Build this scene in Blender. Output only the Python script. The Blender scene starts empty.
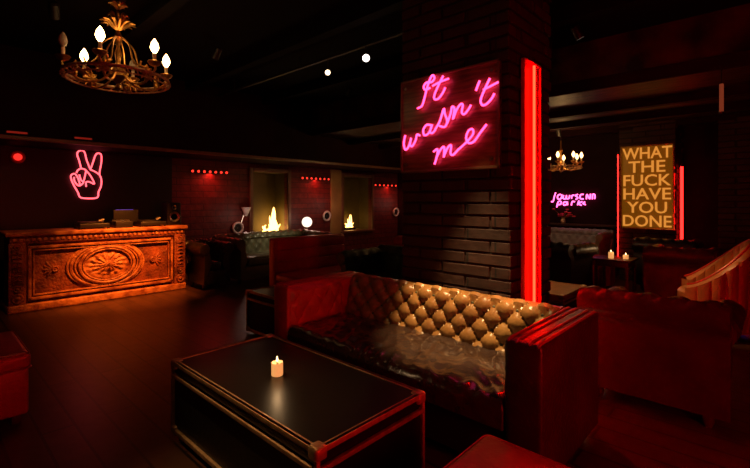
import bpy, bmesh, math, random
from mathutils import Vector, Matrix, noise
random.seed(7)
PI = math.pi
sc = bpy.context.scene
C = sc.collection
# ------------------------------------------------------------------ camera frame
H, F, HOR = 1.4, 430.0, 200.0
CU, SU = 0.730, 0.683            # camera right = (CU, SU), camera forward = (-SU, CU)
def ray(px):
    t = (px-375)/F
    return t*CU-SU, t*SU+CU
def on_x(px, py, c):             # a place on the plane x = c
    a, b = ray(px); Z = c/a
    return Vector((c, b*Z, H-(py-HOR)*Z/F))
def on_y(px, py, c):             # a place on the plane y = c
    a, b = ray(px); Z = c/b
    return Vector((a*Z, c, H-(py-HOR)*Z/F))
cd = bpy.data.cameras.new('camera'); cam = bpy.data.objects.new('camera', cd); C.objects.link(cam)
cam.location = (0, 0, H); cam.rotation_euler = (PI/2, 0, math.atan2(SU, CU))
cd.sensor_width = 36; cd.lens = 36*F/750; cd.shift_y = -(234-HOR)/750; cd.clip_start = .02
sc.camera = cam
sc.view_settings.view_transform = 'Standard'; sc.view_settings.look = 'None'
sc.view_settings.exposure = 0; sc.view_settings.gamma = 1
w = bpy.data.worlds.new('world'); sc.world = w; w.use_nodes = True
w.node_tree.nodes['Background'].inputs[0].default_value = (.02, .004, .003, 1)
w.node_tree.nodes['Background'].inputs[1].default_value = .25

# ------------------------------------------------------------------ materials
def mat(name, col, rough=.5, metal=0, col2=None, scale=8, bump=0, bscale=30, detail=6, stretch=None, coat=0, spec=.5, trans=0, bdist=.02):
    m = bpy.data.materials.new(name); m.use_nodes = True
    nt = m.node_tree; b = nt.nodes['Principled BSDF']
    b.inputs['Base Color'].default_value = (*col, 1); b.inputs['Roughness'].default_value = rough
    b.inputs['Metallic'].default_value = metal; b.inputs['Coat Weight'].default_value = coat
    b.inputs['Coat Roughness'].default_value = .15; b.inputs['Specular IOR Level'].default_value = spec
    b.inputs['Transmission Weight'].default_value = trans
    tc = nt.nodes.new('ShaderNodeTexCoord'); mp = nt.nodes.new('ShaderNodeMapping')
    nt.links.new(tc.outputs['Object'], mp.inputs[0])
    if stretch: mp.inputs['Scale'].default_value = stretch
    n = nt.nodes.new('ShaderNodeTexNoise'); n.inputs['Scale'].default_value = scale; n.inputs['Detail'].default_value = detail
    nt.links.new(mp.outputs[0], n.inputs[0])
    r = nt.nodes.new('ShaderNodeValToRGB'); r.color_ramp.elements[0].position = .35; r.color_ramp.elements[1].position = .68
    c2 = col2 or tuple(x*.7 for x in col)
    r.color_ramp.elements[0].color = (*c2, 1); r.color_ramp.elements[1].color = (*col, 1)
    nt.links.new(n.outputs[0], r.inputs[0]); nt.links.new(r.outputs[0], b.inputs['Base Color'])
    if bump:
        n2 = nt.nodes.new('ShaderNodeTexNoise'); n2.inputs['Scale'].default_value = bscale; n2.inputs['Detail'].default_value = 4
        nt.links.new(mp.outputs[0], n2.inputs[0])
        bp = nt.nodes.new('ShaderNodeBump'); bp.inputs['Strength'].default_value = bump; bp.inputs['Distance'].default_value = bdist
        nt.links.new(n2.outputs[0], bp.inputs['Height']); nt.links.new(bp.outputs[0], b.inputs['Normal'])
    return m
def emit(name, col, strength, base=(0, 0, 0)):
    m = bpy.data.materials.new(name); m.use_nodes = True
    b = m.node_tree.nodes['Principled BSDF']
    b.inputs['Base Color'].default_value = (*base, 1); b.inputs['Roughness'].default_value = .4
    b.inputs['Emission Color'].default_value = (*col, 1); b.inputs['Emission Strength'].default_value = strength
    return m
def brickmat(name, c1, c2, mortar, sc_=1, axis='x', bw=.42, rh=.1, rough=.55, bs=.6):
    m = bpy.data.materials.new(name); m.use_nodes = True
    nt = m.node_tree; b = nt.nodes['Principled BSDF']; b.inputs['Roughness'].default_value = rough
    tc = nt.nodes.new('ShaderNodeTexCoord'); sp = nt.nodes.new('ShaderNodeSeparateXYZ'); cb = nt.nodes.new('ShaderNodeCombineXYZ')
    nt.links.new(tc.outputs['Object'], sp.inputs[0])
    ad = nt.nodes.new('ShaderNodeMath'); ad.operation = 'ADD'
    nt.links.new(sp.outputs[0], ad.inputs[0]); nt.links.new(sp.outputs[1], ad.inputs[1])
    if axis == 'z':
        nt.links.new(sp.outputs[0], cb.inputs[0]); nt.links.new(sp.outputs[1], cb.inputs[1])
    else:
        nt.links.new(ad.outputs[0], cb.inputs[0]); nt.links.new(sp.outputs[2], cb.inputs[1])
    bt = nt.nodes.new('ShaderNodeTexBrick'); bt.inputs['Scale'].default_value = sc_
    bt.inputs['Color1'].default_value = (*c1, 1); bt.inputs['Color2'].default_value = (*c2, 1); bt.inputs['Mortar'].default_value = (*mortar, 1)
    bt.inputs['Brick Width'].default_value = bw; bt.inputs['Row Height'].default_value = rh; bt.inputs['Mortar Size'].default_value = .008
    nt.links.new(cb.outputs[0], bt.inputs['Vector'])
    n = nt.nodes.new('ShaderNodeTexNoise'); n.inputs['Scale'].default_value = 9; n.inputs['Detail'].default_value = 6
    nt.links.new(tc.outputs['Object'], n.inputs[0])
    mx = nt.nodes.new('ShaderNodeMixRGB'); mx.blend_type = 'MULTIPLY'; mx.inputs[0].default_value = .8
    nt.links.new(bt.outputs[0], mx.inputs[1]); nt.links.new(n.outputs[0], mx.inputs[2]); nt.links.new(mx.outputs[0], b.inputs['Base Color'])
    sub = nt.nodes.new('ShaderNodeMath'); sub.operation = 'SUBTRACT'
    nt.links.new(n.outputs[0], sub.inputs[0]); nt.links.new(bt.outputs['Fac'], sub.inputs[1])
    bp = nt.nodes.new('ShaderNodeBump'); bp.inputs['Strength'].default_value = bs; bp.inputs['Distance'].default_value = .02
    nt.links.new(sub.outputs[0], bp.inputs['Height']); nt.links.new(bp.outputs[0], b.inputs['Normal'])
    return m
M = {}
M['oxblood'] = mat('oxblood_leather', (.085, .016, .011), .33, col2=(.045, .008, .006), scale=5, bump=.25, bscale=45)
M['lit_tuft'] = mat('lit_brown_leather', (.46, .23, .075), .27, col2=(.28, .12, .04), scale=4, bump=.2, bscale=40)  # warm lamp light on the sofa back put into the leather colour
M['seatleather'] = mat('worn_seat_leather', (.062, .036, .027), .22, col2=(.04, .02, .016), scale=14, bump=.5, bscale=16, bdist=.02, coat=.8)
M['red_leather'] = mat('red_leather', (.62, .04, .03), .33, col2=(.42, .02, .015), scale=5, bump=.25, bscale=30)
M['shaded_red_leather'] = mat('shaded_red_leather', (.065, .004, .0035), .3, col2=(.04, .0022, .002), scale=5, bump=.25, bscale=30)  # red leather darkened so the near armchair stays in shade
M['green_leather'] = mat('dark_green_leather', (.15, .15, .085), .28, col2=(.07, .065, .04), scale=5, bump=.2, bscale=40)
M['black_leather'] = mat('black_leather', (.02, .012, .011), .36, bump=.2, bscale=40)
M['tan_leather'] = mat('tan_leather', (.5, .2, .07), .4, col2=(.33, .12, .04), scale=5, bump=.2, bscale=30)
M['dark_wood'] = mat('dark_wood', (.07, .03, .018), .35, stretch=(1, 8, 8), bump=.15)
M['black_top'] = mat('black_table_top', (.007, .005, .004), .36, col2=(.012, .008, .006), scale=20, coat=.0)
M['black'] = mat('black_paint', (.012, .009, .009), .45, bump=.1)
M['brass'] = mat('worn_brass', (.75, .5, .28), .45, .55, col2=(.5, .3, .16), scale=25, bump=.15, bscale=60)
M['gold'] = mat('gilded_metal', (.85, .45, .12), .35, 1, col2=(.5, .22, .05), scale=20)
M['steel'] = mat('steel', (.6, .56, .52), .3, 1)
M['white'] = mat('pale_enamel', (.7, .66, .6), .4)
M['wax'] = mat('candle_wax', (.8, .62, .38), .5)
M['carved_field'] = mat('dark_carved_field', (.30, .07, .022), .5, col2=(.09, .018, .007), scale=7, bump=.9, bscale=30)
M['carved'] = mat('carved_wood', (.58, .22, .07), .42, col2=(.20, .045, .014), scale=9, bump=.7, bscale=34)
M['redback'] = mat('red_neon_housing', (.85, .04, .02), .5)
M['acrylic'] = mat('sign_panel', (.34, .13, .07), .35, col2=(.14, .045, .03), scale=5, stretch=(1, 1, 9))
M['redwall'] = brickmat('red_plaster_brick', (.26, .03, .02), (.18, .02, .015), (.1, .01, .01), bw=.5, rh=.12)
M['brick'] = brickmat('dark_brick', (.075, .026, .018), (.045, .015, .011), (.012, .006, .005), bw=.46, rh=.092, rough=.85)
M['floor'] = brickmat('wood_floor', (.115, .045, .02), (.06, .022, .012), (.01, .005, .003), axis='z', bw=1.6, rh=.17, rough=.34, bs=.1)
M['ceil'] = mat('black_ceiling', (.006, .003, .003), .8, scale=3, spec=.08)
M['dropceil'] = mat('brown_ceiling', (.075, .028, .010), .45, col2=(.012, .004, .002), scale=3, stretch=(1, 6, 1), bump=.5, bscale=6, spec=.2)
M['soffit'] = mat('dark_red_paint', (.02, .0025, .002), .7, scale=3, spec=.08)
M['darkwall'] = mat('dark_wall', (.025, .006, .006), .7, scale=3, spec=.1)
M['olive'] = mat('olive_plaster', (.16, .12, .03), .6, scale=3)
M['lit_reveal'] = mat('lit_reveal_tan', (.45, .26, .08), .5, scale=3)
M['frame'] = mat('brown_frame', (.22, .10, .05), .4)
M['cloth'] = mat('red_flowers', (.6, .04, .03), .6)
M['leaf'] = mat('yellow_green_leaf', (.35, .3, .04), .6)
M['glass'] = mat('bulb_glass', (.5, .4, .3), .15)
E_RED = emit('red_neon', (1, .0028, .0009), 75)
E_RED2 = emit('red_neon_far', (1, .009, .007), 9)
E_REDOFF = emit('red_neon_side', (1, .012, .010), 95)
E_HAND = emit('pink_red_neon', (1, .085, .11), 3.2)
E_PINK = emit('magenta_neon', (1, .04, .17), 5.5)
E_PINK2 = emit('pink_neon_far', (1, .10, .40), 4.5)
E_FLAME = emit('candle_flame', (1, .62, .24), 8)
E_BULB = emit('flame_bulb', (1, .58, .22), 13)
E_FIRE = emit('fire', (1, .50, .12), 7)
E_GLOBE = emit('globe_glow', (1, .8, .62), 1.6)
E_SPOT = emit('spot_lens', (1, .82, .62), 9)
E_WARN = emit('red_pilot', (1, .03, .015), 2.2)
E_GOLDTXT = emit('gold_letters', (1, .36, .05), .72)
E_GOLDBG = emit('gold_panel', (1, .33, .01), .10, base=(.2, .08, .02))
E_BLUE = emit('blue_screen', (.18, .08, .8), .5)
E_WAX = emit('glowing_wax', (1, .42, .12), .75, base=(.7, .5, .3))

# ------------------------------------------------------------------ mesh helpers
class MB:
    def __init__(s): s.v = []; s.f = []
    def add(s, vs, fs):
        o = len(s.v); s.v += [Vector(v) for v in vs]; s.f += [[i+o for i in f] for f in fs]; return s
    def frombm(s, bm, mtx=None):
        bm.verts.ensure_lookup_table()
        s.add([(mtx @ v.co) if mtx else v.co.copy() for v in bm.verts], [[v.index for v in f.verts] for f in bm.faces]); bm.free(); return s
    def box(s, x0, x1, y0, y1, z0, z1, bev=0, seg=3, mtx=None):
        bm = bmesh.new(); bmesh.ops.create_cube(bm, size=1)
        for v in bm.verts: v.co = Vector(((x0+x1)/2+v.co.x*(x1-x0), (y0+y1)/2+v.co.y*(y1-y0), (z0+z1)/2+v.co.z*(z1-z0)))
        if bev: bmesh.ops.bevel(bm, geom=list(bm.edges), offset=bev, segments=seg, profile=.5, affect='EDGES')
        bm.verts.index_update(); return s.frombm(bm, mtx)
    def tube(s, pts, r, n=8, closed=False, cap=True):
        pts = [Vector(p) for p in pts]; k = len(pts); o = len(s.v)
        rs = r if isinstance(r, (list, tuple)) else [r]*k
        prev = None
        for i, p in enumerate(pts):
            a = pts[(i-1) % k] if (closed or i) else p; b = pts[(i+1) % k] if (closed or i < k-1) else p
            t = (b-a).normalized() if (b-a).length > 1e-9 else Vector((0, 0, 1))
            if prev is None:
                u = t.orthogonal().normalized()
            else:
                u = (prev-t*prev.dot(t)); u = u.normalized() if u.length > 1e-6 else t.orthogonal().normalized()
            prev = u; w_ = t.cross(u)
            for j in range(n):
                an = 2*PI*j/n; s.v.append(p+(u*math.cos(an)+w_*math.sin(an))*rs[i])
        for i in range(k if closed else k-1):
            for j in range(n):
                i2 = (i+1) % k
                s.f.append([o+i*n+j, o+i*n+(j+1) % n, o+i2*n+(j+1) % n, o+i2*n+j])
        if cap and not closed:
            s.f.append([o+j for j in range(n)][::-1]); s.f.append([o+(k-1)*n+j for j in range(n)])
        return s
    def lathe(s, prof, n=20, c=(0, 0, 0), sx=1, sy=1, mtx=None):
        vs = []; fs = []; k = len(prof)
        for r, z in prof:
            for j in range(n):
                a = 2*PI*j/n; v = Vector((r*math.cos(a)*sx, r*math.sin(a)*sy, z))
                if mtx: v = mtx @ v
                vs.append(v+Vector(c))
        for i in range(k-1):
            for j in range(n): fs.append([i*n+j, i*n+(j+1) % n, (i+1)*n+(j+1) % n, (i+1)*n+j])
        fs.append(list(range(n))[::-1]); fs.append([(k-1)*n+j for j in range(n)])
        return s.add(vs, fs)
    def grid(s, fn, nu, nv):
        vs = [fn(i/nu, j/nv) for j in range(nv+1) for i in range(nu+1)]
        fs = [[j*(nu+1)+i, j*(nu+1)+i+1, (j+1)*(nu+1)+i+1, (j+1)*(nu+1)+i] for j in range(nv) for i in range(nu)]
        return s.add(vs, fs)
    def build(s, name, m, parent=None, smooth=True, loc=None):
        me = bpy.data.meshes.new(name); me.from_pydata([tuple(v) for v in s.v], [], s.f)
        bm = bmesh.new(); bm.from_mesh(me); bmesh.ops.remove_doubles(bm, verts=bm.verts, dist=1e-5)
        bmesh.ops.recalc_face_normals(bm, faces=bm.faces); bm.to_mesh(me); bm.free()
        me.materials.append(m)
        if smooth:
            me.polygons.foreach_set('use_smooth', [True]*len(me.polygons))
            me.set_sharp_from_angle(angle=math.radians(38))
        o = bpy.data.objects.new(name, me); C.objects.link(o)
        if parent: o.parent = parent
        if loc: o.location = loc
        return o
def each(mb, name, m, parent):
    """one object for every separate piece of the mesh"""
    par = list(range(len(mb.v)))
    def find(i):
        while par[i] != i: par[i] = par[par[i]]; i = par[i]
        return i
    for f in mb.f:
        for i in f[1:]: par[find(i)] = find(f[0])
    comp = {}
    for f in mb.f: comp.setdefault(find(f[0]), []).append(f)
    for fs in comp.values():
        ids = sorted({i for f in fs for i in f}); mp = {i: k for k, i in enumerate(ids)}
        q = MB(); q.add([mb.v[i] for i in ids], [[mp[i] for i in f] for f in fs]); q.build(name, m, parent)
def tag(o, label, cat, group=None, kind=None):
    o['label'] = label; o['category'] = cat
    if group: o['group'] = group
    if kind: o['kind'] = kind
    return o
def thing(name, label, cat, loc=(0, 0, 0), rz=0, group=None):
    o = bpy.data.objects.new(name, None); C.objects.link(o); o.location = loc; o.rotation_euler = (0, 0, rz); o.empty_display_size = .1
    return tag(o, label, cat, group)
def struct(name, mb, m, parent=None):
    o = mb.build(name, m, parent, smooth=False); o['kind'] = 'structure'; return o
def copy_tree(o, parent=None):
    c = o.copy(); C.objects.link(c)
    if parent: c.parent = parent
    for ch in list(o.children): copy_tree(ch, c)
    return c
def spline(pts, sub=6, closed=False):
    pts = [Vector(p) for p in pts]; out = []; k = len(pts)
    for i in range(k if closed else k-1):
        g = lambda j: pts[j % k] if closed else pts[max(0, min(k-1, j))]
        p0, p1, p2, p3 = g(i-1), g(i), g(i+1), g(i+2)
        for q in range(sub):
            t = q/sub
            out.append(.5*((2*p1)+(p2-p0)*t+(2*p0-5*p1+4*p2-p3)*t*t+(3*p1-p0-3*p2+p3)*t**3))
    if not closed: out.append(pts[-1])
    return out
def lamp(kind, loc, energy, col, parent=None, target=None, **kw):
    l = bpy.data.lights.new('lamp', kind); l.energy = energy; l.color = col
    for k, v in kw.items(): setattr(l, k, v)
    o = bpy.data.objects.new('lamp', l); C.objects.link(o); o.location = loc
    if target is not None: o.rotation_euler = (Vector(target)-Vector(loc)).to_track_quat('-Z', 'Y').to_euler()
    if parent:
        o.parent = parent; o.matrix_parent_inverse = Matrix.Translation(parent.location).inverted() if not any(parent.rotation_euler) else parent.matrix_basis.inverted()
    return o

# ------------------------------------------------------------------ room
XW, XE, YS, YN, ZC = -8.0, 1.3, -3.0, 9.5, 3.3
ZD, YD = 2.72, 5.5
struct('floor', MB().box(XW-.5, XE+.1, YS-.1, YN+.1, -.1, 0), M['floor'])
struct('ceiling', MB().box(XW-.5, XE+.1, YS-.1, YN+.1, ZC, ZC+.1), M['ceil'])
struct('ceiling', MB().box(-6.9, XE, YD, YN, ZD, ZC), M['dropceil'])
struct('wall_right', MB().box(XE, XE+.1, YS-.1, YN+.1, 0, ZC), M['darkwall'])
struct('wall_front', MB().box(XW-.5, XE, YS-.1, YS, 0, ZC), M['darkwall'])
struct('wall_back', MB().box(XW-.5, XE, YN, YN+.1, 0, ZC), M['darkwall'])
# left wall with two niches
n1a = on_x(252, 238, XW).y; n1b = on_x(287, 238, XW).y; n2a = on_x(343, 238, XW).y; n2b = on_x(371, 238, XW).y
NZ0, NZ1 = .62, 2.0
wl = MB()
y = YS
for a, b in ((n1a, n1b), (n2a, n2b)):
    wl.box(XW-.1, XW, y, a, 0, ZC); wl.box(XW-.1, XW, a, b, 0, NZ0); wl.box(XW-.1, XW, a, b, NZ1, ZC); y = b
wl.box(XW-.1, XW, y, YN, 0, ZC)
struct('wall_left', wl, M['redwall'])
for i, (a, b) in enumerate(((n1a, n1b), (n2a, n2b))):
    nb = MB(); nb.box(XW-.5, XW-.46, a-.05, b+.05, NZ0-.05, NZ1+.05)
    nb.box(XW-.46, XW-.1, a-.05, a, NZ0, NZ1); nb.box(XW-.46, XW-.1, b, b+.05, NZ0, NZ1)
    nb.box(XW-.46, XW-.1, a, b, NZ0-.05, NZ0); nb.box(XW-.46, XW-.1, a, b, NZ1, NZ1+.05)
    nn = struct('window_%d' % (i+1), nb, M['olive'])
    fr = MB()
    fr.box(XW, XW+.05, a-.08, a, NZ0-.08, NZ1+.08, .01); fr.box(XW, XW+.05, b, b+.08, NZ0-.08, NZ1+.08, .01)
    fr.box(XW, XW+.05, a, b, NZ1, NZ1+.08, .01); fr.box(XW, XW+.07, a-.1, b+.1, NZ0-.06, NZ0, .01)
    fr.build('window_frame', M['frame'], nn)
q0 = on_x(331, 200, XW+.03); struct('trim_30', MB().box(XW, XW+.03, q0.y, n2a-.08, 0, 2.15), M['lit_reveal'])  # tan colour stands in for light on the reveal beside the niche
# black panelled wall behind the booth
struct('wall_booth', MB().box(XW, XW+.06, -1.6, on_x(190, 200, XW).y-.35, 0, 2.15), M['black'])
# soffit running over the booth and the niches
struct('trim_1', MB().box(XW, -6.9, YS, YN, 2.17, ZC), M['soffit'])
struct('trim_2', MB().box(-6.93, -6.88, YS, YN, 2.15, 2.2, .008), M['frame'])
struct('trim_3', MB().box(-6.9, XE, YD-.04, YD, ZD-.02, ZD+.12), M['soffit'])
for i, yy in enumerate((6.5, 7.5, 8.5)):
    struct('trim_%d' % (i+4), MB().box(-6.9, XE, yy, yy+.12, ZD-.1, ZD), M['soffit'])
# joists on the dark ceiling
for i, yy in enumerate((-1.2, .2, 1.6, 3.0, 4.4)):
    struct('trim_%d' % (i+7), MB().box(-6.9, XE, yy-.06, yy+.06, ZC-.14, ZC), M['ceil'])

# pillars
def brick_pillar(name, x0, x1, y0, y1, z1, m, label):
    mb = MB(); rh = .092; z = 0; k = 0
    mb.box(x0+.014, x1-.014, y0+.014, y1-.014, 0, z1)
    while z < z1-.02:
        zt = min(z+rh-.012, z1-.002)
        off = .0 if k % 2 else .21
        # front face and camera-side face courses, single bricks standing out of the mortar
        x = x0-off
        while x < x1:
            a, b = max(x, x0), min(x+.41, x1)
            d = random.uniform(-.004, .005)
            if b-a > .03: mb.box(a+.003, b-.003, y0+d, y0+.02, z+.003, zt, .004, 1)
            x += .42
        yv = y0-off
        while yv < y1:
            a, b = max(yv, y0), min(yv+.41, y1)
            d = random.uniform(-.008, .014)
            if b-a > .03: mb.box(x1-.02, x1+d, a+.003, b-.003, z+.003, zt, .004, 1)
            yv += .42
        z += rh; k += 1
    o = mb.build(name, m, None, smooth=False); o['kind'] = 'structure'; o['label'] = label
    return o
PX0, PX1, PY0, PY1 = -2.37, -1.385, 2.87, 3.62
brick_pillar('wall_pillar', PX0, PX1, PY0, PY1, ZC, M['brick'], 'dark brick pillar behind the tufted sofa')
Q0 = on_y(619, 150, 8.5).x; Q1 = on_y(676, 150, 8.5).x
brick_pillar('wall_pillar', Q0, Q1, 8.5, 9.2, ZD, M['brick'], 'far brick pillar carrying the gold lettered sign')
brick_pillar('wall_pillar', -.67, .2, 8.5, 9.2, ZD, M['brick'], 'far brick pillar at the right edge')

# ------------------------------------------------------------------ neon columns
t = thing('neon_column', 'tall bright red neon tube light in its channel on the near brick pillar', 'neon light', (PX1+.012, 3.185, 0))
a = MB(); a.box(0, .02, -.155, .155, .02, 2.44, .004); a.build('channel_back', M['redback'], t)
for s in (-1, 1): MB().box(.018, .03, s*.145-.010, s*.145+.010, .02, 2.44, .003).build('channel_side', M['redback'], t)
MB().box(.018, .03, -.135, .135, 2.425, 2.44).build('channel_cap', M['redback'], t)
MB().tube([(.05, -.035, .06), (.05, -.035, 2.40)], .0095, 10).build('neon_tube', E_RED, t)
def stick(loc, z0, z1, label, m, r=.012, ax=(0, -1)):
    t = thing('neon_stick', label, 'neon light', loc)
    MB().tube([(0, 0, z0), (0, 0, z1)], r, 8).build('neon_tube', m, t)
    k = MB()
    for z in (z0, z1): k.lathe([(r*1.5, z-.025), (r*1.5, z+.025)], 10)
    each(k, 'end_cap', M['black'], t)
    k = MB()
    for z in (z0+.15*(z1-z0), z1-.15*(z1-z0)): k.box(min(0, ax[0]*.045)-.008, max(0, ax[0]*.045)+.008, min(0, -ax[1]*.045)-.008, max(0, -ax[1]*.045)+.008, z-.01, z+.01)
    each(k, 'clip', M['steel'], t)
    return t
p = on_y(680, 200, 8.7)
stick((Q1+.05, 8.7, 0), .45, 1.98, 'long red neon tube on right side of the gold lettered sign pillar', E_RED2, .02, (-1, 0))
p = on_y(621, 200, 8.44)
stick((p.x-.05, 8.452, 0), .35, 2.22, 'thin red neon tube down left edge of the gold lettered sign', E_RED2, .009)
# off-frame neon tubes on the right wall
stick((XE-.045, 1.35, 0), .45, 1.75, 'red neon tube on the right wall just right of the camera', E_REDOFF, .035, (1, 0))
# made-up standing tube in place of a red reflection at right edge
t = thing('red_glow_tube', 'made-up short red tube standing in for a red reflection at right edge behind tan chair', 'lamp', (-.315, 6.45, 0))
MB().lathe([(.11, 0), (.11, .02), (.03, .04), (.03, .22), (.04, .24)], 16).build('base', M['steel'], t)
MB().tube([(0, 0, .24), (0, 0, .66)], .024, 10).build('neon_tube', E_RED2, t)
MB().lathe([(.045, .19), (.05, .215), (.045, .24)], 16, c=(0, 0, .0)).build('blue_spot_collar', E_BLUE, t)  # glowing collar stands in for a blue-violet spot of light

# ------------------------------------------------------------------ "It wasn't me" sign
YP = PY0-.05
tl = on_y(401, 80, YP); br = on_y(500, 168, YP)
t = thing('neon_sign', "magenta neon script sign reading It wasn't me on the brick pillar", 'neon sign', (0, 0, 0))
SZ0, SZ1 = 1.635, 2.39
MB().box(tl.x, br.x, YP, YP+.018, SZ0, SZ1, .003).build('backing_panel', M['acrylic'], t)
fr = MB()
for x in (tl.x, br.x-.02): fr.box(x, x+.02, YP-.008, YP+.022, SZ0-.01, SZ1+.01, .003)
for z in (SZ0-.01, SZ1-.01): fr.box(tl.x, br.x, YP-.008, YP+.022, z, z+.02, .003)
fr.build('sign_frame', M['frame'], t)
so = MB()
for x in (tl.x+.06, br.x-.06):
    for z in (SZ0+.06, SZ1-.06): so.tube([(x, YP-.012, z), (x, PY0+.01, z)], .012, 10)
each(so, 'standoff', M['steel'], t)
S = 4.109
words = {
 'It': [[(80,174),(98,164),(108,135),(118,95),(130,58),(142,38),(150,50),(138,66),(118,68),(106,84),(112,98),(132,90)],
        [(186,40),(166,80),(150,118),(150,136),(166,134),(184,110),(194,88)], [(142,82),(172,66),(208,52)]],
 "wasn't": [[(30,284),(24,318),(30,344),(44,330),(54,296),(50,322),(58,330),(72,306),(78,282),(90,286)],
        [(136,244),(118,242),(104,262),(108,284),(124,278),(136,256),(140,240),(132,268),(140,276),(154,262)],
        [(152,262),(172,226),(188,176),(192,196),(202,226),(192,250),(170,246)],
        [(202,236),(216,196),(222,168),(232,176),(226,218),(240,182),(256,158),(266,160),(262,190),(272,198),(288,180),(300,160)],
        [(336,60),(328,80),(320,102)],
        [(378,50),(358,92),(340,138),(346,160),(364,156),(386,132),(396,112)], [(350,98),(378,84),(412,66)]],
 'me': [[(146,352),(162,342),(160,372),(150,404)], [(156,380),(176,342),(190,334),(188,376)], [(188,372),(204,336),(218,326),(216,360),(228,364),(250,340)],
        [(250,342),(284,310),(308,280),(306,260),(290,266),(280,294),(290,316),(312,310),(338,274),(364,240)]]}
for wd, strokes in words.items():
    mb = MB()
    for st in strokes:
        pts = [on_y(398+x/S, 66+y_/S, YP-.03) for x, y_ in st]
        mb.tube(spline(pts, 5), .0085, 8)
    each(mb, 'neon_tube', E_PINK, t)
sp = MB()
for x, y_ in ((118, 95), (150, 120), (50, 322), (105, 262), (226, 200), (262, 180), (345, 145), (160, 372), (216, 350), (282, 294)):
    q = on_y(398+x/S, 66+y_/S, YP-.03); sp.tube([q, q+Vector((0, .032, 0))], .004, 6)
each(sp, 'tube_support', M['steel'], t)

# ------------------------------------------------------------------ peace hand
XH = XW+.11
t = thing('neon_sign', 'pink-red neon hand making a victory sign above the carved booth', 'neon sign', (0, 0, 0))
S2 = 7.8
hand = [[(165,184),(150,125),(134,76),(142,52),(168,42),(192,58),(208,118),(236,190)],
        [(238,190),(258,132),(278,78),(300,64),(322,80),(322,140),(310,200),(308,232)],
        [(308,232),(322,268),(320,320),(300,368),(297,400),(274,415),(200,416),(156,406),(140,370),(112,322),(90,274),(86,238),(112,224),(134,246),(150,286),(156,318)],
        [(128,218),(140,196),(165,184),(200,196),(196,236),(182,292)],
        [(200,196),(238,240),(268,302),(230,288),(204,290),(204,326)],
        [(236,192),(274,208),(308,232)], [(110,250),(112,280),(136,312),(156,318)], [(150,230),(162,270),(182,292),(156,318)]]
mb = MB()
for st in hand:
    mb.tube(spline([on_x(60+x/S2, 145+y_/S2, XH) for x, y_ in st], 5), .0115, 8)
each(mb, 'neon_tube', E_HAND, t)
mb = MB()
for x, y_ in ((150, 125), (322, 140), (200, 416), (90, 260)):
    q = on_x(60+x/S2, 145+y_/S2, XH); mb.tube([q, q-Vector((.06, 0, 0))], .006, 6)
each(mb, 'tube_support', M['steel'], t)

# ------------------------------------------------------------------ small far pink sign (two lines of script on the back wall)
YF = YN-.05
t = thing('neon_sign', 'small pink neon sign with two lines of script on far wall', 'neon sign', (0, 0, 0))
S3 = 7.8
far1 = [[(122,98),(112,130),(102,168),(84,166)],
        [(160,112),(140,120),(138,144),(156,150),(170,130),(168,112),(172,146)],
        [(184,118),(182,144),(200,146),(206,120),(208,146),(226,142),(232,118)],
        [(246,146),(250,122),(266,118)],
        [(296,112),(276,122),(296,138),(278,152)],
        [(340,112),(316,116),(314,144),(340,148)],
        [(362,150),(366,112),(388,148),(394,108)], [(408,150),(412,112),(428,118),(426,148)]]
far2 = [[(130,214),(142,170),(164,168),(162,188),(140,192)], [(206,170),(184,176),(186,196),(206,190),(212,170),(214,196)],
        [(244,198),(252,168),(272,170)], [(292,196),(304,160)], [(330,168),(302,184),(324,198)], [(350,170),(336,184),(356,192)]]
for st in (far1, far2):
    mb = MB()
    for q in st: mb.tube(spline([on_y(540+x/S3, 180+y_/S3, YF) for x, y_ in q], 4), .014, 6)
    each(mb, 'neon_tube', E_PINK2, t)
mb = MB()
for x, y_ in ((122, 98), (200, 146), (340, 112), (412, 112), (140, 180), (252, 170)):
    q = on_y(540+x/S3, 180+y_/S3, YF); mb.tube([q, q+Vector((0, .06, 0))], .007, 6)
each(mb, 'tube_support', M['steel'], t)

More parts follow.
